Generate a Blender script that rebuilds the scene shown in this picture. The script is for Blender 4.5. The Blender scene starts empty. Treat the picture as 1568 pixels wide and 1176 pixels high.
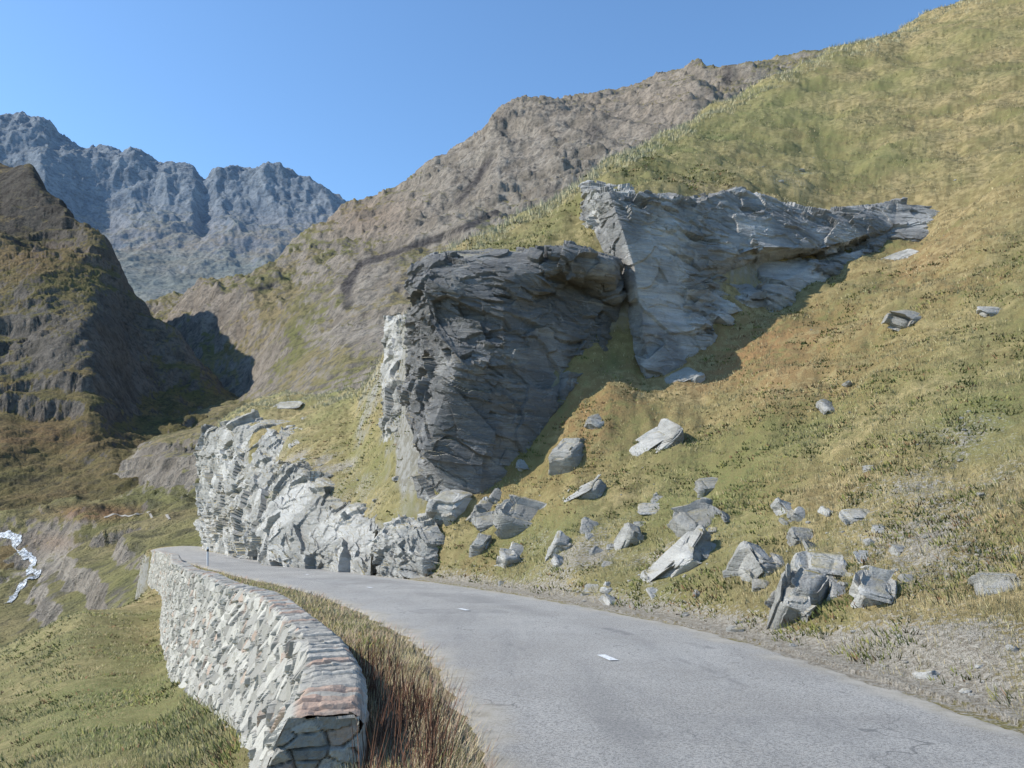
import bpy, math, numpy as np
from mathutils import Vector
rng=np.random.default_rng(7)
F=1220.0; CU=784.0; VH=720.0; EYE=1.6     # focal length, centre column and horizon row in image pixels; eye height
GAIN=1.2                                  # albedo scale, lifts material colours in place of stronger light
def zof(y,v): return EYE+(VH-v)/F*y
def xof(y,u): return (u-CU)/F*y  # u, v are image pixel coordinates, back-projected at depth y
# ------------------------------------------------------------------ noise
def _h(ix,iy,iz,seed):
    h=(ix.astype(np.int64)*374761393+iy.astype(np.int64)*668265263+iz.astype(np.int64)*2147483647+seed*974634777)&0xFFFFFFFF
    h=((h^(h>>13))*1274126177)&0xFFFFFFFF
    h=((h^(h>>16))*2246822519)&0xFFFFFFFF
    return ((h^(h>>15))&0xFFFFFF)/float(0xFFFFFF)
def n2(x,y,seed=0):
    ix=np.floor(x);iy=np.floor(y);fx=x-ix;fy=y-iy
    fx=fx*fx*(3-2*fx);fy=fy*fy*(3-2*fy);z=np.zeros_like(ix)
    a=_h(ix,iy,z,seed);b=_h(ix+1,iy,z,seed);c=_h(ix,iy+1,z,seed);d=_h(ix+1,iy+1,z,seed)
    return (a+(b-a)*fx)*(1-fy)+(c+(d-c)*fx)*fy
def fbm(x,y,o=5,seed=0,g=.5):
    s=0;a=1;t=0
    for i in range(o):
        s=s+a*(n2(x+i*17.3,y-i*9.1,seed+i)*2-1);t+=a;a*=g
        x,y=x*1.6-y*1.2,x*1.2+y*1.6
    return s/t
def ridged(x,y,o=5,seed=0,g=.5):
    s=0;a=1;t=0
    for i in range(o):
        s=s+a*(1-np.abs(n2(x+i*17.3,y-i*9.1,seed+i)*2-1)*1.6);t+=a;a*=g
        x,y=x*1.6-y*1.2,x*1.2+y*1.6
    return s/t
def facet(P,sc,seed,tilt=.9):
    q=P/np.array(sc);b=np.floor(q);best=np.full(len(q),9e9);out=np.zeros(len(q))
    for dx in(-1,0,1):
        for dy in(-1,0,1):
            for dz in(-1,0,1):
                c=b+np.array([dx,dy,dz]);X,Y,Z=c[:,0],c[:,1],c[:,2]
                cc=c+np.stack([_h(X,Y,Z,seed),_h(X,Y,Z,seed+1),_h(X,Y,Z,seed+2)],1)
                d=q-cc;D=(d*d).sum(1)
                g=np.stack([_h(X,Y,Z,seed+3),_h(X,Y,Z,seed+4),_h(X,Y,Z,seed+5)],1)*2-1
                hh=(_h(X,Y,Z,seed+6)*2-1)*.7+tilt*(d*g).sum(1)
                m=D<best;best=np.where(m,D,best);out=np.where(m,hh,out)
    return out
def cell2(x,y,seed):
    bx=np.floor(x);by=np.floor(y);f1=np.full(x.shape,9.);f2=np.full(x.shape,9.);idv=np.zeros(x.shape);tl=np.zeros(x.shape);z=np.zeros_like(bx)
    for dx in(-1,0,1):
        for dy in(-1,0,1):
            X=bx+dx;Y=by+dy
            ax=x-X-.1-.8*_h(X,Y,z,seed);ay=y-Y-.1-.8*_h(X,Y,z,seed+1)
            D=np.sqrt(ax*ax+ay*ay);m=D<f1
            f2=np.where(m,f1,np.minimum(f2,D));f1=np.where(m,D,f1);idv=np.where(m,_h(X,Y,z,seed+2),idv)
            tl=np.where(m,ax*(_h(X,Y,z,seed+3)-.5)+ay*(_h(X,Y,z,seed+4)-.5),tl)
    return f1,f2,idv,tl
def sst(a,b,x):
    t=np.clip((x-a)/(b-a),0,1);return t*t*(3-2*t)
def terrace(H,T,wob,k):
    q=H/T+wob;f=np.floor(q);r=q-f;return H*(1-k)+k*((f+sst(.30,.72,r))-wob)*T
# ------------------------------------------------------------------ mesh helpers
def link(o):
    bpy.context.scene.collection.objects.link(o);return o
def make(name,V,Fc,mat,smooth=True,col=None,parent=None):
    me=bpy.data.meshes.new(name);V=np.asarray(V,dtype=np.float32);Fc=np.asarray(Fc,dtype=np.int32);k=Fc.shape[1]
    me.vertices.add(len(V));me.vertices.foreach_set('co',V.ravel())
    me.loops.add(Fc.size);me.loops.foreach_set('vertex_index',Fc.ravel())
    me.polygons.add(len(Fc));me.polygons.foreach_set('loop_start',np.arange(len(Fc),dtype=np.int32)*k)
    me.polygons.foreach_set('use_smooth',np.full(len(Fc),smooth))
    me.update(calc_edges=True)
    if col is not None:
        a=me.color_attributes.new('Col','FLOAT_COLOR','POINT')
        c=np.ones((len(V),4),dtype=np.float32);c[:,:3]=col;a.data.foreach_set('color',c.ravel())
    me.materials.append(mat)
    o=link(bpy.data.objects.new(name,me))
    if parent: o.parent=parent
    return o
def gridf(nu,nv,off=0):
    i=np.arange(nu-1)[:,None]*nv+np.arange(nv-1)[None,:];i=i.ravel()+off
    return np.stack([i,i+nv,i+nv+1,i+1],1)
# ------------------------------------------------------------------ materials
class M:
    def __init__(s,name,rough=.9,spec=.2):
        s.m=bpy.data.materials.new(name);s.m.use_nodes=True;s.t=s.m.node_tree;s.n=s.t.nodes;s.b=s.n['Principled BSDF']
        s.b.inputs['Roughness'].default_value=rough;s.b.inputs['Specular IOR Level'].default_value=spec
        s.tc=s.n.new('ShaderNodeTexCoord').outputs['Object']
    def L(s,a,b): s.t.links.new(a,b)
    def mp(s,scale,rot=(0,0,0)):
        m=s.n.new('ShaderNodeMapping');m.inputs['Scale'].default_value=scale;m.inputs['Rotation'].default_value=rot;s.L(s.tc,m.inputs[0]);return m.outputs[0]
    def noise(s,sc,det=6,r=.6,vec=None,dist=0):
        t=s.n.new('ShaderNodeTexNoise');t.inputs['Scale'].default_value=sc;t.inputs['Detail'].default_value=det;t.inputs['Roughness'].default_value=r;t.inputs['Distortion'].default_value=dist
        s.L(vec if vec else s.tc,t.inputs['Vector']);return t.outputs[0]
    def vor(s,sc,feat='F1',vec=None):
        t=s.n.new('ShaderNodeTexVoronoi');t.feature=feat;t.inputs['Scale'].default_value=sc;s.L(vec if vec else s.tc,t.inputs['Vector']);return t.outputs['Distance']
    def ramp(s,x,a,b):
        t=s.n.new('ShaderNodeMapRange');t.inputs[1].default_value=a;t.inputs[2].default_value=b;t.interpolation_type='SMOOTHSTEP';s.L(x,t.inputs[0]);return t.outputs[0]
    def mix(s,f,a,b,mode='MIX'):
        t=s.n.new('ShaderNodeMix');t.data_type='RGBA';t.blend_type=mode
        for k,v in((0,f),(6,a),(7,b)):
            if hasattr(v,'links'): s.L(v,t.inputs[k])
            elif k==0: t.inputs[0].default_value=v
            else: t.inputs[k].default_value=(*[min(.8,q*GAIN) for q in v],1)
        return t.outputs[2]
    def math(s,op,a,b=0.):
        t=s.n.new('ShaderNodeMath');t.operation=op
        for k,v in((0,a),(1,b)):
            if hasattr(v,'links'): s.L(v,t.inputs[k])
            else: t.inputs[k].default_value=v
        return t.outputs[0]
    def attr(s):
        t=s.n.new('ShaderNodeAttribute');t.attribute_name='Col';return t.outputs['Color']
    def sep(s,c):
        t=s.n.new('ShaderNodeSeparateColor');s.L(c,t.inputs[0]);return t.outputs
    def nz(s):
        g=s.n.new('ShaderNodeNewGeometry');t=s.n.new('ShaderNodeSeparateXYZ');s.L(g.outputs['Normal'],t.inputs[0]);return t.outputs[2]
    def bump(s,h,dist,st=1.,prev=None):
        t=s.n.new('ShaderNodeBump');t.inputs['Strength'].default_value=st;t.inputs['Distance'].default_value=dist;s.L(h,t.inputs['Height'])
        if prev: s.L(prev,t.inputs['Normal'])
        return t.outputs[0]
    def out(s,c,nrm=None):
        s.L(c,s.b.inputs['Base Color'])
        if nrm: s.L(nrm,s.b.inputs['Normal'])
        return s.m
def mat_near():
    m=M('meadow_ground');A=m.sep(m.attr())
    a=m.noise(.22,5,.65);b=m.noise(2.2,5,.65);c=m.noise(12,5,.7);d=m.noise(45,2,.7)
    col=m.mix(m.ramp(a,.38,.62),(.25,.225,.085),(.48,.365,.175))
    col=m.mix(m.ramp(b,.4,.62),col,(.25,.20,.085))
    col=m.mix(m.math('MULTIPLY',A[0],m.ramp(b,.3,.6)),col,(.38,.225,.10))
    col=m.mix(m.math('MULTIPLY',A[2],m.ramp(c,.3,.6)),col,(.22,.235,.08))
    g=m.mix(m.ramp(c,.35,.65),(.27,.23,.175),(.48,.43,.35))
    col=m.mix(m.ramp(m.math('ADD',m.math('MULTIPLY',A[1],.9),m.math('MULTIPLY',m.math('SUBTRACT',c,.5),1.9)),.35,.65),col,g)
    col=m.mix(m.math('MULTIPLY',m.ramp(d,.55,.35),.5),col,(.11,.09,.045))
    col=m.mix(m.ramp(m.nz(),.55,.36),col,m.mix(m.ramp(b,.4,.6),(.24,.22,.17),(.36,.34,.30)))
    n=m.bump(d,.04,.8,m.bump(c,.12,.9))
    return m.out(col,n)
def mat_rock(name,base,light,warm=(.38,.31,.22),la=.45,lb=.6,sc=1.,stc=.45,stb=.22):
    m=M(name,.85,.2)
    v=m.mp((.25,.25,2.4),(math.radians(10),math.radians(-12),0))
    st=m.noise(1.7*sc,7,.72,v,.8);a=m.noise(.3*sc,4,.6);b=m.noise(2.2*sc,6,.7);f=m.noise(16*sc,5,.75)
    cr=m.vor(.55*sc,'DISTANCE_TO_EDGE',m.mp((1,1,2.),(.2,-.35,0)))
    col=m.mix(m.ramp(a,la,lb),base,light)
    col=m.mix(m.math('MULTIPLY',m.ramp(st,.42,.55),stc),col,m.mix(.35,col,(.11,.11,.11)))
    col=m.mix(m.math('MULTIPLY',m.ramp(st,.60,.70),.6),col,light)
    col=m.mix(m.math('MULTIPLY',m.ramp(b,.58,.72),.45),col,warm)
    col=m.mix(m.math('MULTIPLY',m.ramp(b,.44,.32),.5),col,light)
    col=m.mix(m.math('MULTIPLY',m.ramp(f,.46,.28),.5),col,(.11,.105,.10))
    col=m.mix(m.ramp(m.nz(),.84,.96),col,m.mix(m.ramp(b,.4,.6),(.32,.26,.12),(.42,.38,.31)))
    n=m.bump(f,.05,.85,m.bump(b,.15,.7,m.bump(st,stb,1.)))
    n=m.bump(m.ramp(cr,0,.03),.06,.4,n)
    return m.out(col,n)
def mat_mountain(name,ga,gb,rk,rk2,sc,s0,s1,bd=1.,dk=(.07,.06,.05)):
    m=M(name,.95,.05);A=m.sep(m.attr())
    a=m.noise(.6*sc,5);b=m.noise(3*sc,7,.68);c=m.noise(14*sc,6,.75)
    col=m.mix(m.ramp(a,.38,.62),ga,gb)
    col=m.mix(m.math('MULTIPLY',m.ramp(b,.45,.6),.6),col,m.mix(.5,ga,(.10,.09,.045)))
    r=m.mix(m.ramp(b,.35,.65),rk,rk2)
    t=m.math('ADD',m.nz(),m.math('MULTIPLY',m.math('SUBTRACT',c,.5),.9))
    t=m.math('SUBTRACT',t,m.math('MULTIPLY',A[0],.5))
    col=m.mix(m.ramp(t,s0,s1),col,r)
    col=m.mix(m.math('MULTIPLY',A[1],m.ramp(b,.3,.6)),col,(.27,.15,.08))
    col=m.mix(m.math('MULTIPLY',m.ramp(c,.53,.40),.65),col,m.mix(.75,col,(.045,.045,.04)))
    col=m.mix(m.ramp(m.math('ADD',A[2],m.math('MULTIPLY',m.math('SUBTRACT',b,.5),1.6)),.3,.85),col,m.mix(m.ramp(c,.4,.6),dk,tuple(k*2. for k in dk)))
    n=m.bump(c,5*bd,1.,m.bump(b,16*bd,.8))
    return m.out(col,n)
# ------------------------------------------------------------------ profile terrain
def interp_cols(cols,u,ly):
    us=sorted(cols);Zc=[]
    for k in us:
        p=np.array(cols[k],float);Zc.append(np.interp(ly,np.log(p[:,0]),zof(p[:,0],p[:,1])))
    Zc=np.array(Zc);Z=np.empty((len(u),len(ly)))
    for j in range(len(ly)): Z[:,j]=np.interp(u,us,Zc[:,j])
    return Z
def blur(Z,ku,kv):
    for ax,k in((0,ku),(1,kv)):
        if k<1: continue
        w=np.exp(-.5*(np.arange(-2*k,2*k+1)/k)**2);w/=w.sum()
        P=np.pad(Z,[(2*k,2*k) if a==ax else (0,0) for a in(0,1)],'edge');R=0
        for i,wi in enumerate(w): R=R+wi*(P[i:i+Z.shape[0]] if ax==0 else P[:,i:i+Z.shape[1]])
        Z=R
    return Z
def ext(c,f1=(1.25,70),f2=(2.2,420)):
    for k,l in c.items():
        y,v=l[-1];l.append((y*f1[0],v+f1[1]));l.append((y*f2[0],v+f2[1]))
    return c
def polydist(x,y,P):
    P=np.array(P,float);best=np.full(x.shape,9e9);sg=np.ones(x.shape)
    for i in range(len(P)-1):
        a,b=P[i],P[i+1];d=b-a;L=np.hypot(*d)
        t=((x-a[0])*d[0]+(y-a[1])*d[1])/L/L
        t=np.clip(t,-(50. if i==0 else 0),1)
        px=x-a[0]-t*d[0];py=y-a[1]-t*d[1];D=np.hypot(px,py);cr=d[1]*(x-a[0])-d[0]*(y-a[1])
        m=D<best;best=np.where(m,D,best);sg=np.where(m,np.sign(cr),sg)
    return best*sg
def smoothpath(P,n):
    P=np.array(P,float);Q=[]
    for i in range(len(P)-1):
        p0=P[max(i-1,0)];p1=P[i];p2=P[i+1];p3=P[min(i+2,len(P)-1)]
        for t in np.linspace(0,1,n,endpoint=False):
            Q.append(.5*((2*p1)+(p2-p0)*t+(2*p0-5*p1+4*p2-p3)*t*t+(3*p1-p0-3*p2+p3)*t**3))
    Q.append(P[-1]);return np.array(Q)
ROAD=smoothpath([(2.3,-12),(2.2,0),(1.85,5),(1.5,8.6),(.5,13.8),(-3.1,22.5),(-8.1,31.3),(-12.1,38.5),(-16.2,46),(-23.6,60),(-31.3,75),(-37.5,90),(-41.5,104),(-43,120),(-42,140)],6)
WALL=smoothpath([(-.85,-6),(-.95,2),(-1.05,5.4),(-1.6,7.9),(-2.5,10.7),(-4.5,15.6),(-7.3,21),(-11.2,28.5),(-14.2,34.5),(-17.1,41),(-20.2,48),(-26.6,60)],6)
def zroad(y): return -.08*y
def lf(y): return np.interp(y,[5,7.5,14],[.78,.86,1.])   # pavement narrows on the wall side near the bend
R={
 2600:[(3,1420),(5,1050),(8,700),(12,450),(20,200),(40,-100),(80,-300),(100,-330)],
 1568:[(6.7,1110),(9,965),(12,815),(16,680),(22,535),(32,380),(50,225),(75,85),(105,-28)],
 1400:[(8,1061),(11,920),(15,775),(20,650),(28,515),(40,390),(43,360),(46,300),(60,198),(85,88),(108,22)],
 1270:[(10,1010),(13,900),(18,770),(24,650),(32,530),(40,420),(43,395),(46,325),(58,235),(75,145),(95,72)],
 1180:[(11.3,990),(15,880),(20,760),(27,630),(35,510),(39,450),(42,330),(52,262),(65,195),(85,122)],
 1080:[(13.3,965),(18,850),(24,740),(30,640),(36,530),(39,310),(46,280),(60,220),(78,172)],
 1000:[(15.5,943),(20,860),(26,740),(33,600),(35,560),(38.2,298),(45,272),(55,235),(70,212)],
 930:[(17.5,930),(22,850),(28,730),(32,610),(35.5,545),(38.8,300),(45,268),(55,248)],
 880:[(19,920),(24,820),(29,720),(33,620),(34,590),(37,400),(42,320),(50,275)],
 800:[(22,906),(26,840),(31,745),(32.5,700),(36,410),(39,375),(50,318)],
 700:[(26,894),(30,810),(32,748),(33.5,700),(36.8,410),(40,392),(46,378)],
 645:[(29,885),(32,800),(34,730),(36,700),(38.5,440),(42,420),(46,410)],
 612:[(30,883),(34,795),(38,705),(41,655),(44,610),(52,520),(58,482)],
 590:[(31,881),(35,790),(39,715),(46,650),(54,585),(66,530)],
 540:[(33.5,878),(36.5,820),(41,755),(50,695),(62,645),(75,608),(90,582)],
 440:[(37,870),(40,850),(44,765),(50,735),(60,695),(72,660),(90,622),(110,600)],
 380:[(47,860),(52,845),(60,800),(66,730),(72,655),(85,638),(110,618)],
 340:[(60,850),(68,835),(76,765),(81,660),(95,648),(110,640)],
 317:[(78,843),(83,800),(87,665),(95,655),(105,655)],
 306:[(85,838),(92,837),(100,840)],
 -800:[(30,900),(100,1000)]}
ext(R)
Lc={
 -1500:[(2,2400),(5,1560),(10,1420),(40,1200),(80,1400)],
 0:[(4,1700),(8,1340),(14,1210),(20,1130),(28,1055),(40,990),(50,1030),(80,1100),(120,1180)],
 120:[(4,1640),(8,1290),(14,1165),(20,1090),(28,1020),(40,930),(47,940),(60,1010),(80,1070),(120,1150)],
 240:[(4,1560),(8,1270),(12,1180),(18,1100),(24,1050),(32,1000),(40,950),(50,905),(62,886),(80,940),(110,1010)],
 310:[(4,1500),(8,1260),(12,1140),(16,1085),(20,1050),(30,975),(40,930),(60,885),(90,858),(110,880),(130,900)],
 375:[(4,1480),(5.5,1340),(7,1240),(10,1140),(12.5,1095),(20,1030),(60,890)],
 800:[(4,1480),(60,880)]}
ext(Lc)
NY=620
u=np.concatenate([np.linspace(-900,-60,90,endpoint=False),np.linspace(-60,1640,970,endpoint=False),np.linspace(1640,2600,90)]);ly=np.linspace(math.log(1.6),math.log(215),NY);NU=len(u)
Hr=blur(interp_cols(R,u,ly),3,4);Hl=blur(interp_cols(Lc,u,ly),8,6)
Y=np.exp(ly)[None,:]*np.ones((NU,1));X=(u[:,None]-CU)/F*Y
s=polydist(X,Y,ROAD[::2]);sw=polydist(X,Y,WALL[::2])
s=np.where(s<0,s/lf(Y),s)
zr=zroad(Y)
HW=2.5
nzb=fbm(X*.45,Y*.45,6,3)*.5*np.clip(Y/30,.35,1.4)+fbm(X*2.1,Y*2.1,4,9)*.13+fbm(X*.1,Y*.1,3,5)*np.clip((Y-30)/40,0,1)*1.2
right=zr*(1-sst(HW+.2,HW+1.3,s))+(Hr+nzb*sst(HW+.3,HW+3,s))*sst(HW+.2,HW+1.3,s)
shoulder=zr+fbm(X*1.5,Y*1.5,4,12)*.05+.02*sst(-2.4,-3,s)
left=Hl+nzb*.4
ml=sst(-.05,-.35,sw)*(Y<64)+(Y>=64)*sst(-HW-.3,-HW-2,s)
Z=np.where(s>0,right,shoulder*(1-ml)+left*ml)
onroad=np.abs(s)<HW+.15
Z=np.where(onroad&(s>-HW-.15),zr-.05,Z)
V=VH-(Z-EYE)/Y*F;U=u[:,None]*np.ones((1,NY))
def blob(c,r): return np.exp(-((U-c[0])/r[0])**2-((V-c[1])/r[1])**2)
wn=fbm(X*.5,Y*.5,4,31);wl=fbm(X*.13,Y*.13,4,37)
rust=.7*blob((1250,540),(230,70))+.5*blob((1450,420),(160,60))+.7*blob((900,640),(60,80))+.4*blob((1200,740),(120,40))+.3*blob((700,860),(120,30))+.3*blob((1130,560),(120,60))+.5*blob((780,760),(90,40))
grav=.8*blob((1500,800),(200,140))+.8*blob((1360,990),(260,60))+.5*blob((950,850),(180,60))+.5*blob((520,760),(120,70))+.4*blob((420,720),(90,60))+.3*blob((1230,270),(120,30))
edge=np.exp(-((s-HW-.4)/.5)**2)*(s>0)*.8
green=.75*blob((1180,190),(240,70))+.45*blob((1080,750),(160,80))+.4*blob((1500,640),(100,90))+.5*blob((780,800),(120,50))+.7*blob((150,1080),(200,80))+.5*blob((570,690),(50,60))+.1
Cn=np.stack([np.clip(rust+wn*.6*(rust>.12)-wl*.2,0,1),np.clip(grav*(1+1.5*wn)+edge,0,1),np.clip(green+wn*.35+wl*.8,0,1)],-1)
ground=make('ground',np.stack([X,Y,Z],-1).reshape(-1,3),gridf(NU,NY),mat_near(),True,Cn.reshape(-1,3))
def gz(fu,fy):
    i=np.clip(fu.astype(int),0,NU-2);j=np.clip(fy.astype(int),0,NY-2);a=fu-i;b=fy-j
    return lambda A:(A[i,j]*(1-a)*(1-b)+A[i+1,j]*a*(1-b)+A[i,j+1]*(1-a)*b+A[i+1,j+1]*a*b)
def locate(uu,vv,y0=5):
    i=int(np.argmin(np.abs(u-uu)));col=V[i];ok=np.where((col<=vv)&(Y[i]>y0))[0]
    if not len(ok): return None,0
    j=ok[0];return np.array([X[i,j],Y[i,j],Z[i,j]]),s[i,j]
# ------------------------------------------------------------------ road
def mat_road():
    m=M('asphalt',.9,.2)
    a=m.noise(.5,5);b=m.noise(3,6,.7);f=m.noise(40,5,.85);g=m.noise(160,2,.8)
    st=m.noise(1.2,5,.6,m.mp((1.6,.25,1),(0,0,.15)))
    col=m.mix(m.ramp(a,.35,.65),(.34,.315,.275),(.42,.395,.35))
    col=m.mix(m.math('MULTIPLY',m.ramp(st,.5,.7),.55),col,(.27,.255,.23))
    col=m.mix(m.math('MULTIPLY',m.ramp(b,.55,.7),.4),col,(.26,.245,.22))
    col=m.mix(m.math('MULTIPLY',m.ramp(f,.54,.42),.8),col,(.14,.135,.125))
    col=m.mix(m.math('MULTIPLY',m.ramp(g,.54,.66),.8),col,(.64,.61,.55))
    cv=m.mp((.5,.16,.5),(0,0,.25));t=m.n.new('ShaderNodeTexVoronoi');t.feature='DISTANCE_TO_EDGE';t.inputs['Scale'].default_value=1.1
    nn=m.n.new('ShaderNodeVectorMath');nn.operation='ADD';ns=m.n.new('ShaderNodeTexNoise');ns.inputs['Scale'].default_value=1.6;m.L(m.tc,ns.inputs[0]);m.L(cv,nn.inputs[0])
    sc=m.n.new('ShaderNodeVectorMath');sc.operation='SCALE';sc.inputs['Scale'].default_value=.5;m.L(ns.outputs['Color'],sc.inputs[0]);m.L(sc.outputs[0],nn.inputs[1]);m.L(nn.outputs[0],t.inputs['Vector'])
    k=m.math('MULTIPLY',m.ramp(t.outputs['Distance'],.006,.001),m.ramp(a,.42,.56))
    col=m.mix(m.math('MULTIPLY',k,.6),col,(.10,.10,.095))
    A=m.sep(m.attr());col=m.mix(A[0],col,(.17,.165,.155));col=m.mix(A[1],col,m.mix(m.ramp(b,.4,.6),(.34,.30,.23),(.43,.39,.32)))
    return m.out(col,m.bump(f,.012,.8,m.bump(g,.005,.6)))
def ribbon(P,offs,zf,name,mat,colf):
    P=np.asarray(P);T=np.gradient(P,axis=0);T/=np.linalg.norm(T,axis=1)[:,None];N=np.stack([T[:,1],-T[:,0]],1)
    o=np.asarray(offs)[None,:]*np.ones((len(P),1));oo=np.where(o<0,o*lf(P[:,1])[:,None],o)
    Q=P[:,None,:]+N[:,None,:]*oo[...,None]
    x,y=Q[...,0],Q[...,1];z=zf(x,y,o);c=colf(x,y,o)
    return make(name,np.stack([x,y,z],-1).reshape(-1,3),gridf(len(P),len(offs)),mat,True,c.reshape(-1,3))
def resample(P,st):
    P=np.asarray(P,float);d=np.r_[0,np.cumsum(np.linalg.norm(np.diff(P,axis=0),axis=1))];t=[0.]
    while t[-1]<d[-1]:
        yy=np.interp(t[-1],d,P[:,1]);t.append(t[-1]+st(yy))
    t=np.array(t[:-1]);return np.stack([np.interp(t,d,P[:,0]),np.interp(t,d,P[:,1])],1),t
RP,_=resample(smoothpath(ROAD[::6],40),lambda y:max(.06,abs(y)*.008))
offs=np.concatenate([np.linspace(-2.75,-2.3,10,endpoint=False),np.linspace(-2.3,2.3,60,endpoint=False),np.linspace(2.3,2.75,10)])
def rz(x,y,o):
    e=np.clip((np.abs(o)-2.3)/.45,0,1);w=fbm(x*3,y*3,3,44)*.35
    return zroad(y)-.01*(o/2.5)**2*4+.005*fbm(x,y,3,8)-.12*np.clip(e+w-.3,0,1)*(e>0)
def rc(x,y,o):
    e=sst(1.95,2.55,np.abs(o)+fbm(x*2.,y*2.,4,21)*.35)
    def box(cu,cy,w,l):
        return sst(w,w-.05,np.abs(o-cu+fbm(x*2,y*2,3,5)*.12))*sst(l,l-.1,np.abs(y-cy+fbm(x*2,y*2,3,15)*.2))
    n=.6+.5*fbm(x*3,y*3,3,55)
    d=np.clip((1.*box(1.0,13.2,.14,.5)+.5*box(-.6,16.5,.9,.5)+.35*box(.7,20,.8,1.6)+.9*box(-1.1,11,.05,.7)+.7*box(.9,9.3,.05,1.)+.8*box(1.6,11.5,.1,.3)+.45*box(.3,27,1.3,2.)+.35*box(0,40,2.2,6)+.3*box(.3,6.6,1.5,.5))*n,0,1)
    d=np.clip(d+.38*np.exp(-((np.abs(o+.1)-.95)/.3)**2)*(.5+fbm(x*.7,y*.25,3,77)),0,.85)
    return np.stack([d,e*.9,0*e],-1)
ribbon(RP,offs,rz,'road',mat_road(),rc)
mp=M('road_paint',.7);mpm=mp.out(mp.mix(mp.ramp(mp.noise(25,5,.7),.4,.55),(.4,.4,.39),(.65,.65,.63)))
P=[];Fm=[]
for i,(cu,vv) in enumerate([(930,1008),(710,934),(566,900),(470,880)]):
    y=1.6/((vv-VH)/F-.08);x=xof(y,cu);T=np.array([-.25,1]) if y<13 else np.array([-.45,1]);T=T/np.hypot(*T);N=np.array([T[1],-T[0]])
    for a,b in((-1,-1),(1,-1),(1,1),(-1,1)):
        q=np.array([x,y])+N*a*.06+T*b*.24;P.append((q[0],q[1],zroad(q[1])+.012))
    Fm.append([4*i,4*i+1,4*i+2,4*i+3])
make('road_marking',P,Fm,mpm,False)
# ------------------------------------------------------------------ stone wall
def mat_wall():
    m=M('rubble_masonry',.9,.15);A=m.attr();b=m.noise(5,6,.7);f=m.noise(30,4,.75)
    col=m.mix(m.math('MULTIPLY',m.ramp(b,.45,.65),.45),A,(.26,.24,.20))
    col=m.mix(m.math('MULTIPLY',m.ramp(f,.50,.3),.55),col,(.15,.135,.115))
    col=m.mix(m.math('MULTIPLY',m.ramp(f,.6,.75),.35),col,(.58,.55,.48))
    return m.out(col,m.bump(f,.012,.9,m.bump(b,.03,.6)))
WP=WALL[WALL[:,1]>=5.39];WPs,S=resample(smoothpath(WP[::3],30),lambda y:max(.024,y*.003))
Tn=np.gradient(WPs,axis=0);Tn/=np.linalg.norm(Tn,axis=1)[:,None];Nl=np.stack([-Tn[:,1],Tn[:,0]],1)
WW=.42
zt=zroad(WPs[:,1])+.36+.03*np.sin(S*.7)
hdrop=np.interp(WPs[:,1],[5,7,10,16,24,32,38,48,60],[1.7,2.1,2.5,3.2,3.7,4.4,4.,3.,2.4])
batter=np.interp(WPs[:,1],[5,14,24,32],[.42,.40,.26,.15])
ni,nt,no=12,22,120
k_in=np.linspace(-.6,0,ni,endpoint=False);k_top=np.linspace(0,1,nt,endpoint=False);k_out=np.linspace(0,1,no)
rows=[];cols_=[]
def stonecol(idv,mort,seed):
    r=_h(np.floor(idv*9999),np.zeros_like(idv),np.zeros_like(idv),seed)
    base=np.stack([.35+.23*idv,.33+.215*idv,.285+.18*idv],-1)
    w=(r>.93)[...,None];base=np.where(w,np.stack([.40+.1*idv,.30+.08*idv,.23+.06*idv],-1),base)
    w=((r>.62)&(r<.78))[...,None];base=np.where(w,base*.62,base)
    return base*(1-mort[...,None])+np.array([.46,.435,.38])*mort[...,None]
SS=S[:,None]
def place(off,zz): return np.stack([WPs[:,0:1]+Nl[:,0:1]*off,WPs[:,1:2]+Nl[:,1:2]*off,zz],-1)
a=k_in[None,:]*np.ones_like(SS);f1,f2,idv,tl=cell2(SS/.3,a/.18+50,3);mo=sst(.14,.03,f2-f1)
rows.append(place(-(.02+.03*(1-mo)+.05*tl),zt[:,None]+a));cols_.append(stonecol(idv,mo,1))
a=k_top[None,:]*np.ones_like(SS);c1=SS/.17+.35*fbm(SS*.9,a*0+3,2,6);_x=np.floor(c1);fr=c1-_x
idc=_h(_x,np.floor(a*1.0+_h(_x,_x*0,_x*0,8)*.9),_x*0,4);mo=np.clip(sst(.10,.02,fr)+sst(.90,.98,fr),0,1);ed=sst(0,.08,a)*sst(1,.92,a)
rows.append(place(a*WW+(idc-.5)*.05,zt[:,None]+(.04*(idc-.3)+.03*(1-mo)+.02*fbm(SS*9,a*4,3,5))*(.3+.7*ed)))
cc=np.stack([.30+.18*idc,.28+.165*idc,.24+.14*idc],-1);rr=_h(_x,_x*0+9,_x*0,5)[...,None];cc=np.where(rr>.82,np.stack([.38+.08*idc,.27+.05*idc,.20+.04*idc],-1),cc);cc=cc*(1-.5*mo[...,None])
cols_.append(cc)
a=k_out[None,:]*hdrop[:,None];f1,f2,idv,tl=cell2(SS/.34+.2*fbm(SS*2,a*2,2,66),a/.23+.25*fbm(SS*2+9,a*2,2,61),13);mo=sst(.13,.02,f2-f1)
rows.append(place(WW+batter[:,None]*a+.045*(1-mo)+.2*tl*(1-mo)-.01,zt[:,None]-a));cols_.append(stonecol(idv,mo*.6,2)*(1-.45*sst(.07,0,f2-f1))[...,None])
Vw=np.concatenate(rows,1);Cw=np.concatenate(cols_,1);nk=Vw.shape[1]
VV=[Vw.reshape(-1,3)];CC=[Cw.reshape(-1,3)];FF=[gridf(len(S),nk)]
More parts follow.
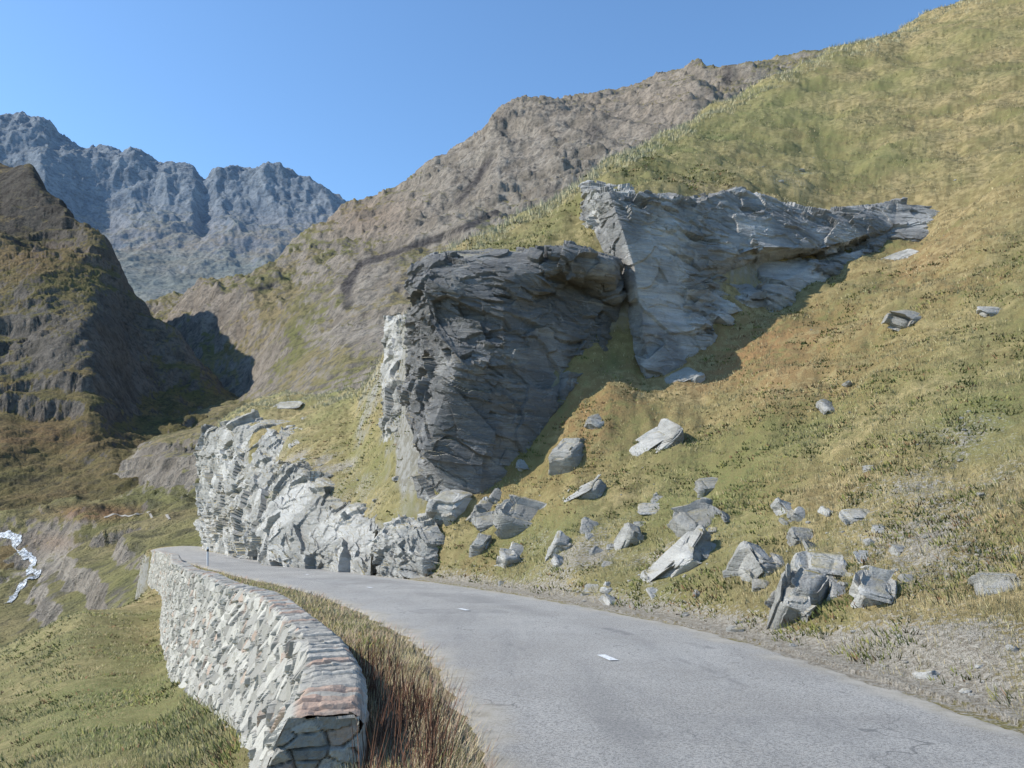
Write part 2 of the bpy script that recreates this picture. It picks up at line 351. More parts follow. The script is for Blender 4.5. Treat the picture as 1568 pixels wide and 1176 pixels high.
def cap(idx,sgn,off):
    o=WPs[idx];N=Nl[idx];T=Tn[idx];nx,nh=60,130;hh=np.linspace(0,hdrop[idx],nh)[None,:]*np.ones((nx,1));aa=np.linspace(-.03,1,nx)[:,None]*(WW+batter[idx]*hh+.03)
    f1,f2,idv,tl=cell2(aa/.20+7,hh/.10,33);mo=sst(.14,.02,f2-f1);mo=np.where(hh<.09,0,mo)
    dd=sgn*(.03*(1-mo)+.1*tl+.02*fbm(aa*20,hh*20,3,71));x=o[0]+N[0]*aa+T[0]*dd;y=o[1]+N[1]*aa+T[1]*dd;z=zt[idx]+.02-hh
    VV.append(np.stack([x,y,z],-1).reshape(-1,3));c=stonecol(idv,mo*.3,3)*(.75-.4*sst(.08,0,f2-f1))[...,None];CC.append(c.reshape(-1,3));FF.append(gridf(nx,nh,off))
cap(0,-1,len(VV[0]));cap(-1,1,len(VV[0])+60*130)
make('stone_wall',np.concatenate(VV),np.concatenate(FF),mat_wall(),False,np.concatenate(CC))
# ------------------------------------------------------------------ cliffs
ROCK=mat_rock('schist_rock',(.205,.20,.19),(.44,.42,.385),la=.46,lb=.70,stc=.8,stb=.45)
ROCKS=mat_rock('slab_rock',(.29,.28,.26),(.56,.54,.495),la=.42,lb=.62,stc=.6,stb=.34)
ROCKL=mat_rock('pale_limestone',(.34,.325,.285),(.54,.515,.46),(.44,.36,.26))
def catmull(A,n,sharp=.35):
    m=len(A);t=np.linspace(0,m-1,n);i=np.clip(t.astype(int),0,m-2);f=(t-i)[:,None,None]
    p0=A[np.maximum(i-1,0)];p1=A[i];p2=A[i+1];p3=A[np.minimum(i+2,m-1)]
    c=.5*((2*p1)+(p2-p0)*f+(2*p0-5*p1+4*p2-p3)*f**2+(3*p1-p0-3*p2+p3)*f**3)
    l=p1*(1-f)+p2*f;return c*(1-sharp)+l*sharp
def cliff(name,grid,nu,nv,seed,mat,amp=1.,scl=1.,sharp=.8,fine=1.,big_=.55):
    A=np.array([[ (xof(y,uu),y,zof(y,vv)) for uu,vv,y in r] for r in grid],float)
    A=catmull(A,nv,sharp);A=catmull(A.transpose(1,0,2),nu,sharp)
    du=np.gradient(A,axis=0);dv=np.gradient(A,axis=1);N=np.cross(du,dv);N/=np.linalg.norm(N,axis=2)[...,None]+1e-9
    N=np.stack([blur(N[...,k],6,6) for k in range(3)],-1)
    if N[nu//2,nv//2,1]>0:N=-N
    P=A.reshape(-1,3);c,s_=math.cos(.25),math.sin(.25)
    Q=P.copy();Q[:,2]=P[:,2]*c+P[:,0]*s_*.9-.1*P[:,1];w=np.stack([fbm(P[:,0]*.6,P[:,2]*.6+P[:,1],3,seed+9),fbm(P[:,0]*.6+9,P[:,2]*.6+P[:,1],3,seed+19),fbm(P[:,0]*.6,P[:,2]*.6-P[:,1],3,seed+29)],1)*.3
    Q=Q+w
    k=sst(-.3,.25,fbm(P[:,0]*.3+P[:,1]*.2,P[:,2]*.35,3,seed+3))*fine
    d=big_*facet(Q,np.array([3.0,3.0,2.2])*scl,seed,1.1)+(.14+.30*k)*facet(Q,np.array([1.6,1.6,.7])*scl,seed+20)+(.04+.17*k)*facet(Q,np.array([1.3,1.3,.26])*scl,seed+40)+(.02+.05*k)*facet(Q,np.array([.45,.45,.16])*scl,seed+60)
    return make(name,P+N.reshape(-1,3)*(d*amp)[:,None],gridf(nu,nv),mat,False)
big=[
 [(668,395,43),(650,405,42),(672,398,41),(770,388,41),(865,388,41),(925,395,41),(960,400,42)],
 [(668,402,42),(640,420,37.2),(672,400,35),(770,386,34.6),(862,388,33.7),(935,402,34.2),(958,400,40)],
 [(655,440,42),(633,442,37.4),(655,432,33.6),(770,428,33.3),(864,410,33.5),(938,422,34.3),(958,425,40)],
 [(650,495,42),(626,488,37.8),(648,484,33.7),(770,490,32.7),(872,432,35.2),(944,470,36.2),(958,480,40)],
 [(650,560,42),(622,550,38),(704,556,31.7),(780,560,32.2),(870,545,34.0),(925,535,35.8),(950,540,40)],
 [(645,635,41),(620,612,37.4),(672,640,31.7),(770,635,31.8),(852,615,33.0),(880,600,34.4),(910,600,38)],
 [(650,690,39),(632,665,34.6),(655,690,31.8),(740,700,31.3),(806,690,32.2),(845,665,33.5),(870,680,38)],
 [(660,770,36),(640,715,33.3),(680,745,31.7),(735,752,31.1),(775,745,31.6),(805,725,32.9),(830,740,36)],
 [(660,800,36),(650,760,33.3),(690,790,31.9),(735,800,31.3),(775,790,31.8),(805,770,33),(830,780,36)]]
cliff('cliff_rock',big,480,480,11,ROCK,.54)
slab=[
 [(905,275,47),(900,282,44),(940,290,42),(1060,310,43),(1130,300,46),(1260,330,50),(1370,335,52),(1480,330,52)],
 [(900,285,45),(892,290,40.2),(932,294,36.5),(1060,304,38.6),(1135,292,41.2),(1250,325,43.0),(1370,312,44.8),(1470,326,44.0)],
 [(902,330,45),(886,335,40.6),(952,348,35.4),(1060,350,37.6),(1150,335,39.6),(1255,350,41.2),(1370,328,44.0),(1465,332,43.4)],
 [(915,400,44),(905,400,40),(972,412,34.9),(1070,410,36.8),(1165,378,38.3),(1262,380,40.4),(1370,344,43.2),(1462,336,43)],
 [(950,450,43),(940,445,38.8),(982,480,34.4),(1070,455,36.4),(1165,402,40.0),(1268,390,42.8),(1365,356,42.6),(1455,340,42.6)],
 [(950,530,42),(934,528,37.8),(988,540,33.9),(1062,510,35.2),(1150,455,37.2),(1270,400,40.9),(1365,368,42.3),(1450,344,42.4)],
 [(970,585,40),(955,575,35.8),(988,592,33.4),(1050,552,34.5),(1140,488,36.8),(1275,412,40.4),(1365,380,42.1),(1450,352,42.2)],
 [(975,640,40),(965,630,35.4),(990,650,33.5),(1050,610,34.5),(1140,540,36.8),(1275,450,40.4),(1365,410,42.1),(1450,380,42.2)]]
cliff('cliff_rock',slab,640,380,57,ROCKS,.5,1.,.9,1.25,.4)
left=[
 [(318,650,96),(316,650,90),(340,648,84),(400,640,78),(470,645,74),(490,650,78)],
 [(316,662,95),(311,665,88),(335,655,80),(400,652,71),(465,655,69),(482,665,74)],
 [(316,720,95),(311,720,86),(335,720,76.5),(395,715,64.5),(455,700,59),(475,700,66)],
 [(316,780,94),(311,775,84),(335,780,73),(385,775,58.5),(425,750,52),(440,750,56)],
 [(318,850,90),(314,825,80),(335,825,68),(375,825,54),(410,815,46),(425,810,50)],
 [(320,880,90),(316,870,80),(335,870,68),(375,880,54),(410,870,46),(425,870,50)]]
cliff('cliff_rock',left,340,280,91,ROCKL,1.0,1.5)
lowr=[
 [(440,705,56),(432,712,52),(468,710,50),(530,750,45),(590,775,40),(612,790,42)],
 [(436,725,54),(428,730,49),(465,724,46),(528,765,40.5),(582,792,35.5),(605,805,38)],
 [(420,780,52),(415,790,44.5),(458,785,41.8),(520,805,37),(572,828,33.4),(592,838,36)],
 [(405,840,48),(400,845,42),(452,845,38.4),(515,850,34.8),(568,865,31.2),(585,870,34)],
 [(405,900,48),(400,890,41.5),(448,900,38),(510,910,34.4),(565,910,31),(585,910,34)]]
cliff('cliff_rock',lowr,340,240,133,ROCKL,.6,.9)
roadr=[
 [(590,805,35),(578,810,33.5),(620,800,32.5),(665,790,32),(700,775,33),(715,775,35)],
 [(584,815,34),(574,825,32.2),(615,815,31),(660,815,30),(690,800,30.6),(705,800,33)],
 [(584,860,33),(576,862,31),(610,860,29.7),(650,860,28.8),(670,850,29),(690,850,32)],
 [(590,920,33),(580,900,31),(610,910,29.7),(650,910,28.8),(670,900,29),(690,900,32)]]
cliff('cliff_rock',roadr,160,130,171,ROCKL,.4,.6)
side=[
 [(612,478,64),(594,486,58),(612,478,55),(640,485,54)],
 [(610,520,62),(590,520,56),(612,515,51),(640,520,51)],
 [(605,560,60),(586,560,53),(606,562,48),(640,570,47)],
 [(605,620,56),(590,612,46),(608,600,42),(640,600,42)],
 [(605,680,50),(588,662,43),(608,672,40),(640,680,40)],
 [(605,720,50),(592,700,43),(608,710,40),(640,720,40)]]
cliff('cliff_rock',side,120,220,201,ROCKL,.4,.8)
# ------------------------------------------------------------------ boulders
import bmesh
def ico(sub):
    bm=bmesh.new();bmesh.ops.create_icosphere(bm,subdivisions=sub,radius=1);v=np.array([p.co[:] for p in bm.verts]);f=np.array([[q.index for q in p.verts] for p in bm.faces]);bm.free();return v,f
I5=ico(5);I4=ico(4);I2=ico(2)
def boulder_mesh(c,size,rot,seed,I,box=.5,am=.24):
    v=I[0].copy();q=np.sign(v)*np.abs(v)**box
    q/=np.maximum(1,np.abs(q).max(1))[:,None]
    d=facet(v*1.0+seed*3.1,(1.3,1.3,1.),seed,1.2)*am+facet(v+seed,(.7,.7,.35),seed+7)*am*.2
    q=q*(1+d[:,None]);q=q*np.array(size)
    for ax,an in enumerate(rot):
        c_,s_=math.cos(an),math.sin(an);i,j=[(1,2),(2,0),(0,1)][ax];a=q[:,i]*c_-q[:,j]*s_;b=q[:,i]*s_+q[:,j]*c_;q[:,i]=a;q[:,j]=b
    return q+np.array(c)
bl=[(1030,885,34,84,.75),(1075,812,80,26,-.2),(1208,950,50,80,.3),(1240,930,44,60,.2),(1160,885,44,46,.2),(1265,890,76,34,.1),(1345,925,60,40,.2),(1232,835,40,16,.2),(1392,497,50,16,-.2),(1522,487,42,10,0),(1535,912,62,18,0),(1090,755,44,12,-.1),
 (872,712,56,32,0),(805,806,80,28,.3),(745,812,44,18,-.2),(858,850,34,32,.4),(895,765,56,14,-.4),(962,840,26,34,.4),(1000,790,44,8,0),(780,870,30,24,0),(735,850,26,24,.2),(1000,690,86,16,-.6),(1045,590,50,10,-.4),(690,795,50,30,.2),
 (1320,800,50,10,0),(1370,405,56,6,-.4),(548,600,46,18,-.2),(910,915,34,6,0),(440,632,46,6,0)]
for i,(uu,vv,w,h,t) in enumerate(bl):
    p,sd=locate(uu,vv-6)
    if p is None or (sd>0 and sd<HW+.35): continue
    y=p[1];w,h=w*y/F,h*y/F*1.4;c=p+np.array([0,w*.16,h*.02])
    sd=300+i*11;make('boulder',boulder_mesh(c,(w/2,(w+h)*.3,h/2),(.45,t,rng.uniform(-.6,.6)),sd,I5,rng.uniform(.38,.55)),I5[1],ROCKL,False)
VV=[];FF=[];off=0
for k in range(60):      # half-buried slabs breaking through the turf above the road
    uu=rng.uniform(640,1420);vv=rng.uniform(760,960) if k%8 else rng.uniform(560,735)
    p,sd=locate(uu,vv)
    if p is None or sd<HW+.5 or sd>18: continue
    w=rng.uniform(12,34)*p[1]/F;h=w*rng.uniform(.25,.7)
    q=boulder_mesh(p+np.array([0,w*.25,-h*.15]),(w/2,w*.6,h/2),(rng.uniform(.35,.65),rng.uniform(-.2,.6),rng.uniform(-.5,.5)),900+k*13,I4,rng.uniform(.38,.55))
    VV.append(q);FF.append(I4[1]+off);off+=len(q)
make('embedded_rocks',np.concatenate(VV),np.concatenate(FF),ROCKL,False)
VV=[];FF=[];off=0;SV=I2[0]
for k in range(5000):
    fu=rng.uniform(90,1060);fy=rng.uniform(.18,.84)*NY;i,j=int(fu),int(fy)
    if abs(s[i,j])<HW+.3 or (sw[i,j]>-1.5 and s[i,j]<0): continue
    pr=.01+.6*Cn[i,j,1]+(.06 if (s[i,j]<9 and s[i,j]>0) else 0)
    if s[i,j]<0: pr*=.1
    if rng.random()>pr: continue
    y=Y[i,j];sz=min(abs(rng.normal(0,1))**2*.028+.015,.14)*(.5+min(y,40)/28)
    q=SV*(1+facet(SV+k*1.7,(1,1,.8),k)[:,None]*.28)
    a=rng.uniform(0,6.28);c_,s_=math.cos(a),math.sin(a);q=q*np.array([1.2,.9,.6])*sz;q=np.stack([q[:,0]*c_-q[:,1]*s_,q[:,0]*s_+q[:,1]*c_,q[:,2]],1)
    VV.append(q+np.array([X[i,j],Y[i,j],Z[i,j]+sz*.05]));FF.append(I2[1]+off);off+=len(SV)
make('scattered_stones',np.concatenate(VV),np.concatenate(FF),ROCKL,False)
# ------------------------------------------------------------------ grass
m=M('grass_blades',.85,.1)
g_=m.n.new('ShaderNodeNewGeometry');vm=m.n.new('ShaderNodeVectorMath');vm.operation='ADD';vs=m.n.new('ShaderNodeVectorMath');vs.operation='SCALE';vs.inputs['Scale'].default_value=.45;m.L(g_.outputs['Normal'],vs.inputs[0]);m.L(vs.outputs[0],vm.inputs[0]);vm.inputs[1].default_value=(-.3,-.2,.8)
vn=m.n.new('ShaderNodeVectorMath');vn.operation='NORMALIZE';m.L(vm.outputs[0],vn.inputs[0]);MG=m.out(m.attr(),vn.outputs[0])
def grass(name,fu,fy,nb,hmin,hmax,colf,wk=1.,lean=.5,seed=1,spread=.1):
    r=np.random.default_rng(seed);n=len(fu);g=gz(fu,fy);x,y,z=g(X),g(Y),g(Z);cm=np.stack([g(Cn[...,k]) for k in range(3)],1)
    x=np.repeat(x,nb);y=np.repeat(y,nb);z=np.repeat(z,nb);cm=np.repeat(cm,nb,0);th=np.repeat(r.uniform(.6,1.2,n),nb);tc=np.repeat(r.random(n),nb)
    N=len(x);a=r.uniform(0,2*np.pi,N);h=r.uniform(hmin,hmax,N)*th;sp=spread*np.sqrt(r.random(N))
    bx=x+np.cos(a)*sp;by=y+np.sin(a)*sp;w=np.maximum(.003,y*.0004)*wk;ph=r.uniform(-.8,.8,N);l=h*lean*r.uniform(.2,1,N)
    dx,dy=np.cos(ph)*w,np.sin(ph)*w;z0=z-.04
    tip=np.stack([bx+np.cos(a)*l+.1*h,by+np.sin(a)*l,z0+h],1)
    V_=np.stack([np.stack([bx-dx,by-dy,z0],1),np.stack([bx+dx,by+dy,z0],1),tip],1).reshape(-1,3)
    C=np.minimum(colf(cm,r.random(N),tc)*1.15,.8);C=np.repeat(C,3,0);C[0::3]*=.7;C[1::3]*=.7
    return make(name,V_,np.arange(3*N).reshape(-1,3),MG,False,C)
def gcol(cm,r,tc):
    g=np.array([.27,.245,.09]);st=np.array([.60,.475,.255]);ru=np.array([.45,.28,.13]);gg=np.array([.25,.275,.095])
    t=sst(.1,.7,tc+.3*(r-.5))[:,None];c=g*(1-t)+st*t
    k=(cm[:,0]*(r<.65))[:,None];c=c*(1-k)+ru*k;k=(cm[:,2]*(tc<.7))[:,None];c=c*(1-k)+gg*k
    return c*(.6+.75*r[:,None])
n=210000;fu=rng.uniform(60,1090,n);fy=rng.uniform(.2,.88,n)*NY;i=fu.astype(int);j=fy.astype(int)
sl=np.abs(np.gradient(Z,axis=1)/np.gradient(Y,axis=1))
pa=fbm(X*.6,Y*.6,4,91)[i,j]
ok=(np.abs(s[i,j])>HW+.35)&~((s[i,j]<0)&(sw[i,j]>-.8)&(sw[i,j]<.03))&(sl[i,j]<1.6)&(rng.random(n)>Cn[i,j,1]*.75)&(rng.random(n)<.55+1.5*pa)
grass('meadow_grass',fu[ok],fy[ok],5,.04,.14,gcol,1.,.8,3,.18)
n=46000;fu=rng.uniform(90,1060,n);fy=rng.uniform(.22,.75,n)*NY;i=fu.astype(int);j=fy.astype(int);pa=fbm(X*1.1,Y*1.1,4,191)[i,j]
ok=(np.abs(s[i,j])>HW+.5)&~((s[i,j]<0)&(sw[i,j]>-1.)&(sw[i,j]<.1))&(sl[i,j]<1.5)&(pa>.12)&(s[i,j]<26)
def shc(cm,r,tc):
    a=np.array([.17,.185,.055]);b=np.array([.29,.275,.08]);c=np.array([.28,.16,.08]);t=(tc>.5)[:,None];q=np.where(t,b,a);q=np.where((tc>.82)[:,None],c,q);return q*(.65+.7*r[:,None])
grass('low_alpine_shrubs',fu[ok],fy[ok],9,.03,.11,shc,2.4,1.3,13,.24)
n=26000;fu=rng.uniform(300,1090,n);fy=rng.uniform(.62,.9,n)*NY;i=fu.astype(int);j=fy.astype(int)
ok=(V[i,j]-V.min(axis=1)[i]<22)&(s[i,j]>4)&(sl[i,j]<1.5)
strw=lambda cm,r,tc:np.array([.66,.56,.32])*(.7+.5*r[:,None])
grass('dry_grass_crest',fu[ok],fy[ok],8,.15,.5,strw,.8,.6,5,.35)
n=70000;fu=rng.uniform(80,1000,n);fy=rng.uniform(.15,.85,n)*NY;i=fu.astype(int);j=fy.astype(int)
ok=(s[i,j]<-HW+.05)&(sw[i,j]>.05)&(Y[i,j]<60)&(rng.random(n)<np.clip(.75-(Y[i,j]-12)*.02,.3,.75))
def vcol(cm,r,tc):
    a=np.array([.62,.50,.31]);b=np.array([.50,.33,.24]);t=(tc>.7)[:,None];return np.where(t,b,a)*(.7+.55*r[:,None])
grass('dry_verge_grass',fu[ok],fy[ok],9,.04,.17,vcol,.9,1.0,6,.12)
n=900;fu=rng.uniform(80,1000,n*12);fy=rng.uniform(.15,.6,n*12)*NY;i=fu.astype(int);j=fy.astype(int)
ok=(sw[i,j]>.06)&(sw[i,j]<.6)&(Y[i,j]<10)&(Y[i,j]>4.8)&(s[i,j]<-2.6)
grass('dock_stalks',fu[ok],fy[ok],4,.2,.55,lambda cm,r,tc:np.array([.15,.075,.045])*(.6+.8*r[:,None]),1.4,.35,8,.06)
# ------------------------------------------------------------------ valley & mountain sheets
def sheet(name,cols,u0,u1,nu,y0,y1,ny,mat,noise,cf=None,bl=(3,3),ter=None):
    uu=np.linspace(u0,u1,nu);l=np.linspace(math.log(y0),math.log(y1),ny);H=blur(interp_cols(cols,uu,l),*bl)
    y=np.exp(l)[None,:]*np.ones((nu,1));x=(uu[:,None]-CU)/F*y;H=H+noise(x,y,uu[:,None]*np.ones((1,ny)))
    if ter is not None: H=ter(x,y,H)
    v=VH-(H-EYE)/y*F;c=np.zeros((nu,ny,3)) if cf is None else cf(x,y,H,uu[:,None]*np.ones((1,ny)),v)
    make(name,np.stack([x,y,H],-1).reshape(-1,3),gridf(nu,ny),mat,True,c.reshape(-1,3));return uu,l,x,y,H,v
VC={
 -500:[(90,1000),(150,920),(220,860),(300,800),(450,770),(1300,600)],
 0:[(90,1060),(130,985),(180,915),(205,870),(225,820),(240,790),(256,775),(300,770),(400,762),(700,740),(1300,560)],
 60:[(90,1040),(130,960),(170,905),(195,870),(212,835),(228,790),(246,776),(300,768),(400,757),(700,730),(1300,540)],
 120:[(90,1000),(130,915),(160,850),(185,832),(205,800),(222,780),(240,775),(300,760),(400,750),(700,720),(1300,515)],
 190:[(80,950),(110,880),(150,830),(200,795),(240,776),(275,770),(292,712),(320,700),(350,695),(500,700),(800,640),(1300,470)],
 250:[(80,910),(110,850),(150,810),(190,785),(232,772),(252,700),(270,690),(300,668),(340,672),(500,668),(700,655),(900,570),(1300,452)],
 310:[(90,850),(120,815),(170,785),(218,765),(235,700),(260,680),(300,655),(450,655),(640,640),(720,580),(850,510),(1000,445),(1200,420)],
 378:[(90,820),(200,690),(300,640),(500,625),(640,612),(700,560),(850,480),(900,445),(1100,410)],
 440:[(90,820),(120,750),(250,670),(350,630),(450,590),(600,530),(800,460),(1000,410),(1250,380)],
 520:[(90,820),(120,740),(250,630),(350,570),(500,505),(700,440),(1000,375),(1400,332)],
 620:[(90,820),(150,690),(250,590),(350,525),(500,465),(620,412),(700,395),(900,350),(1500,285)],
 700:[(90,820),(150,670),(300,520),(500,430),(620,385),(900,320),(1500,228)],
 735:[(90,820),(150,670),(300,510),(500,425),(660,360),(950,290),(1500,200)],
 757:[(90,820),(150,660),(300,500),(500,420),(700,350),(1000,255),(1450,167)],
 800:[(90,820),(150,660),(300,500),(500,415),(700,345),(1000,250),(1500,154)],
 890:[(90,820),(150,650),(300,480),(500,400),(700,330),(1000,225),(1600,147)],
 960:[(90,820),(150,650),(300,470),(500,390),(700,320),(1000,220),(1600,142)],
 1060:[(90,820),(150,650),(300,450),(700,310),(1000,200),(1600,102)],
 1120:[(90,820),(150,650),(300,450),(700,300),(1000,190),(1600,103)],
 1270:[(90,820),(150,650),(300,440),(700,280),(1000,180),(1700,76)],
 1900:[(90,820),(150,650),(300,400),(700,240),(1000,140),(1700,40)]}
ext(VC,(1.2,80),(2.,400))
def nvalley(x,y,U_):
    a=np.clip((y-120)/500,0.08,1.4)
    rx=x*.85+y*.5;ry=-x*.5+y*.85
    n=ridged(rx/130,ry/330,7,71,.62)-.45
    near=np.clip(1-np.abs(y-230)/150,0,1)
    return a*(31*n*np.clip(y/900,.3,1.)+11*fbm(x/60,y/60,7,73,.66))+near*(6*(ridged(x/26,y/26,6,75,.62)-.4)+1.6*fbm(x/9,y/9,5,79,.65))
def tvalley(x,y,H):
    near=sst(420,300,y);m1=sst(-.15,.3,fbm(x/70,y/70,4,401))
    H=terrace(H,5.5,.9*fbm(x/45,y/45,4,411),.7*near*m1)
    far=sst(300,450,y);m2=sst(-.1,.35,fbm(x/160,y/160,4,421))
    return terrace(H,26,1.2*fbm(x/150,y/150,5,431),.5*far*m2)
def seg(U_,v,pts,r):
    D=np.full(U_.shape,9e9)
    for (a,b),(c,d) in zip(pts[:-1],pts[1:]):
        L=(c-a)**2+(d-b)**2;t=np.clip(((U_-a)*(c-a)+(v-b)*(d-b))/L,0,1);D=np.minimum(D,np.hypot(U_-a-t*(c-a),v-b-t*(d-b)))
    return np.exp(-(D/r)**2)
def cvalley(x,y,H,U_,v):
    def b(cu,cv,ru,rv): return np.exp(-((U_-cu)/ru)**2-((v-cv)/rv)**2)
    rock=b(900,200,250,90)*.4+b(740,250,90,70)*.5+.5*b(560,430,50,40)+.5*b(330,470,50,30)+.5*b(250,710,60,30)+.6*b(550,510,90,25)+.3*b(40,850,60,50)+.4*b(640,340,90,30)+.12
    red=.9*b(150,785,90,12)+.5*b(1000,150,200,60)*.3+.35*b(560,330,80,40)+.4*b(80,830,40,14)
    rock=rock-.5*b(430,500,100,60)-.3*b(220,800,120,40)
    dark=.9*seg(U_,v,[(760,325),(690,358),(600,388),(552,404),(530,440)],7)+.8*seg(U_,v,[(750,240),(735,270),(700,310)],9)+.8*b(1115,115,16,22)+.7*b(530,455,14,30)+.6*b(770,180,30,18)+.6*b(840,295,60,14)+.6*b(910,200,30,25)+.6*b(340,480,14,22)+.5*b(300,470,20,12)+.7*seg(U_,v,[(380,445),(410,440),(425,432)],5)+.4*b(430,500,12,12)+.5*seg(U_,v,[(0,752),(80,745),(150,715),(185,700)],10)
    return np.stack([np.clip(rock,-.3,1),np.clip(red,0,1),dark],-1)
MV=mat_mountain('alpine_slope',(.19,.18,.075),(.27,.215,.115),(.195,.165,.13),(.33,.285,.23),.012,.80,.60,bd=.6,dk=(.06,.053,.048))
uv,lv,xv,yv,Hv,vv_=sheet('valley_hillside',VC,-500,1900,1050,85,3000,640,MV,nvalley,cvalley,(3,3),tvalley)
SP={
 -600:[(185,980),(250,800),(350,700),(450,560),(600,420),(800,300),(950,250)],
 0:[(185,980),(240,795),(300,757),(340,700),(420,610),(500,510),(600,420),(680,355),(760,350),(850,295),(980,240)],
 50:[(185,980),(240,790),(310,745),(350,705),(430,600),(510,480),(600,405),(680,385),(760,340),(900,236)],
 100:[(185,980),(250,775),(330,725),(370,680),(440,560),(500,480),(600,408),(680,390),(820,292)],
 140:[(185,980),(270,765),(330,715),(370,660),(440,570),(500,480),(600,420),(750,328)],
 165:[(185,980),(280,745),(350,690),(410,640),(460,580),(520,505),(600,440),(710,354)],
 205:[(185,980),(290,730),(380,690),(460,660),(540,580),(600,510),(660,416)],
 245:[(185,980),(330,715),(400,690),(500,650),(600,560),(640,478)],
 300:[(185,980),(350,700),(450,665),(560,620),(640,538)],
 350:[(185,980),(370,690),(500,650),(600,615),(650,586)],
 378:[(185,980),(380,690),(500,650),(640,608)],
 400:[(185,980),(500,690),(640,650)],
 460:[(185,980),(500,800),(640,760)]}
ext(SP,(1.25,160),(2.,600))
def nspur(x,y,U_):
    f=sst(430,330,U_)*(.45+.55*sst(900,650,y))
    return f*(np.clip(y/600,.2,.85)*(24*(ridged((x*.9-y*.3)/80,(x*.3+y*.9)/180,7,171,.6)-.45)+10*fbm(x/35,y/35,7,173,.64)))
def tspur(x,y,H):
    return terrace(H,15,1.3*fbm(x/80,y/80,5,511)+(x*.2)/17*.4,.6*sst(-.2,.25,fbm(x/80,y/80,4,521)))
def cspur(x,y,H,U_,v):
    def b(cu,cv,ru,rv): return np.exp(-((U_-cu)/ru)**2-((v-cv)/rv)**2)
    dk=.62*sst(430,330,v+(90-U_)*-.45)*sst(600,720,y)+.45*b(90,500,60,14)+.35*b(40,560,60,12)+.5*b(60,735,80,16)+.45*b(200,480,60,120)  # first term paints the upper spur's shade as darker albedo
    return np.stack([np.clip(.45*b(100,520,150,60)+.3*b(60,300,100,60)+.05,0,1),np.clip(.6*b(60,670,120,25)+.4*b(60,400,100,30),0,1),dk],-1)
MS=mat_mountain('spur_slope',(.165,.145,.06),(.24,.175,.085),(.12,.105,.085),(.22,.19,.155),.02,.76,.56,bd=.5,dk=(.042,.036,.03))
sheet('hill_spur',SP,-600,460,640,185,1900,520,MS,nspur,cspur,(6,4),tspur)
FP={}
for uu,vs_ in [(-500,155),(-100,165),(0,180),(60,188),(90,208),(130,222),(200,231),(240,249),(295,254),(312,276),(330,259),(390,257),(440,256),(480,273),(520,297),(552,312),(620,345),(760,380)]:
    FP[uu]=[(1500,560),(2000,480),(2500,430),(3000,380),(3500,vs_+70),(4100,vs_)]
ext(FP,(1.2,90),(1.6,400))
def nfar(x,y,U_):
    return np.clip((y-1500)/2500,0,1)*(165*(ridged((x+.4*y)/420,(y-.4*x)/1000,8,271,.54)-.5)+42*fbm(x/110,y/110,6,273,.6))
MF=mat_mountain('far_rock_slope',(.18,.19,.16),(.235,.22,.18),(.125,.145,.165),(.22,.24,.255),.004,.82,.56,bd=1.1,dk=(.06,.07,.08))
MF.node_tree.nodes['Principled BSDF'].inputs['Emission Color'].default_value=(.35,.58,1,1);MF.node_tree.nodes['Principled BSDF'].inputs['Emission Strength'].default_value=.055  # blue-grey tint plus this faint blue glow paint in aerial haze
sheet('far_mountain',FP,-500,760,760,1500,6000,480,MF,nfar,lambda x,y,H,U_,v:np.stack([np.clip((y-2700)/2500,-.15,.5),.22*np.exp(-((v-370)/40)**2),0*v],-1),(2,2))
g=np.linspace(-9000,9000,60);gx,gy=np.meshgrid(g,g,indexing='ij');make('land_base',np.stack([gx,gy,-70+0*gx],-1).reshape(-1,3),gridf(60,60),MV,True,np.zeros((3600,3)))
# ------------------------------------------------------------------ stream
def vloc(uu,vv):
    i=int(np.argmin(np.abs(uv-uu)));ok=np.where(vv_[i]<=vv)[0];j=ok[0];return np.array([xv[i,j],yv[i,j],Hv[i,j]])
mw=M('white_water',.25,.5);wmn=mw.noise(.9,7,.85);MWa=mw.out(mw.mix(mw.ramp(wmn,.46,.56),(.14,.14,.12),(.65,.68,.7)),mw.bump(wmn,.4,.8))
def drape(name,pts,w,mat,dz):
    C=np.array([vloc(a,b) for a,b in pts]);C=smoothpath(C,10);T=np.gradient(C[:,:2],axis=0);T/=np.linalg.norm(T,axis=1)[:,None]+1e-6;N=np.stack([T[:,1],-T[:,0]],1)
    rows=[];W=w*(1+.9*fbm(np.arange(len(C))*.4,np.zeros(len(C)),3,5))
    def hv(x,y):
        fu=np.interp(x/y*F+CU,uv,np.arange(len(uv)));fy=np.interp(np.log(y),lv,np.arange(len(lv)));i=np.clip(fu.astype(int),0,len(uv)-2);j=np.clip(fy.astype(int),0,len(lv)-2);a=fu-i;b=fy-j
        return Hv[i,j]*(1-a)*(1-b)+Hv[i+1,j]*a*(1-b)+Hv[i,j+1]*(1-a)*b+Hv[i+1,j+1]*a*b
    for o in np.linspace(-1,1,7):
        x=C[:,0]+N[:,0]*o*W;y=C[:,1]+N[:,1]*o*W;rows.append(np.stack([x,y,hv(x,y)+dz],1))
    A=np.stack(rows,1);make(name,A.reshape(-1,3),gridf(len(C),7),mat,True)
drape('stream',[(-40,810),(5,822),(28,832),(20,842),(38,850),(52,862),(44,876),(58,884),(34,900),(10,925)],.75,MWa,.2)
mpth=M('dirt_path');drape('footpath',[(160,795),(185,792),(205,789),(230,790),(260,796)],.25,mpth.out(mpth.mix(mpth.noise(2),(.30,.27,.22),(.38,.34,.28))),.1)
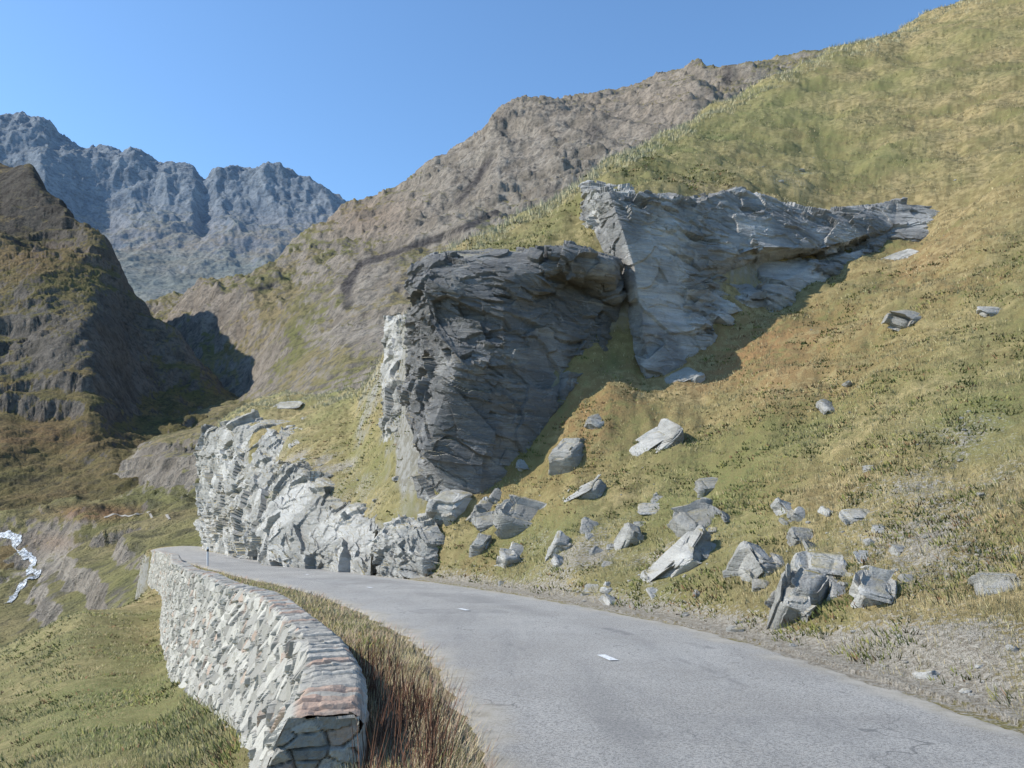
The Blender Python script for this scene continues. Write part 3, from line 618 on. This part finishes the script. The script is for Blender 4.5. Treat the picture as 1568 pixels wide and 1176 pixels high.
# ------------------------------------------------------------------ marker post
def post(x,y):
    e=link(bpy.data.objects.new('roadside_marker_post',None));e.location=(x,y,zroad(y))
    for nm,z0,z1,r,c in(('shaft',0,.72,.055,(.65,.65,.64)),('reflector_band',.72,.84,.057,(.05,.05,.05)),('cap',.84,.95,.055,(.65,.65,.64))):
        mm=M(nm+'_paint',.5);mm=mm.out(mm.mix(mm.noise(20),c,tuple(k*.85 for k in c)))
        bm=bmesh.new();bmesh.ops.create_cone(bm,cap_ends=True,segments=16,radius1=r,radius2=r*(.6 if nm=='cap' else 1),depth=z1-z0);me=bpy.data.meshes.new(nm);bm.to_mesh(me);bm.free();me.materials.append(mm)
        o=link(bpy.data.objects.new(nm,me));o.parent=e;o.location=(0,0,(z0+z1)/2)
post(xof(40,318),40)
# ------------------------------------------------------------------ light, sky, camera
el=math.radians(39);sv=Vector((-math.cos(el)*.998,math.cos(el)*.06,math.sin(el)))
sun=bpy.data.lights.new('sun','SUN');sun.energy=5;sun.angle=math.radians(.53);sun.color=(1,.96,.89)
so=link(bpy.data.objects.new('sun',sun));so.rotation_euler=sv.to_track_quat('Z','Y').to_euler()
w=bpy.data.worlds.new("World");bpy.context.scene.world=w;w.use_nodes=True
sk=w.node_tree.nodes.new('ShaderNodeTexSky');sk.sky_type='NISHITA';sk.sun_disc=False;sk.sun_elevation=el;sk.sun_rotation=math.atan2(sv.x,sv.y)%(2*math.pi);sk.altitude=500;sk.air_density=1.;sk.dust_density=.4;sk.ozone_density=1.3
tn=w.node_tree.nodes.new('ShaderNodeMix');tn.data_type='RGBA';tn.blend_type='MULTIPLY';tn.inputs[0].default_value=1;tn.inputs[7].default_value=(1.1,1.42,1.65,1)
bg=w.node_tree.nodes['Background'];bg.inputs[1].default_value=.135;w.node_tree.links.new(sk.outputs[0],tn.inputs[6]);w.node_tree.links.new(tn.outputs[2],bg.inputs[0])
cd=bpy.data.cameras.new('camera');cam=link(bpy.data.objects.new('camera',cd));cam.location=(0,0,EYE);cam.rotation_euler=(math.pi/2,0,0)
cd.lens=28;cd.sensor_width=36;cd.shift_y=132/1568;cd.clip_start=.1;cd.clip_end=20000
sc=bpy.context.scene;sc.camera=cam;sc.view_settings.view_transform='Standard';sc.view_settings.look='None';sc.view_settings.exposure=0
print('verts',sum(len(o.data.vertices) for o in bpy.data.objects if o.type=='MESH'))
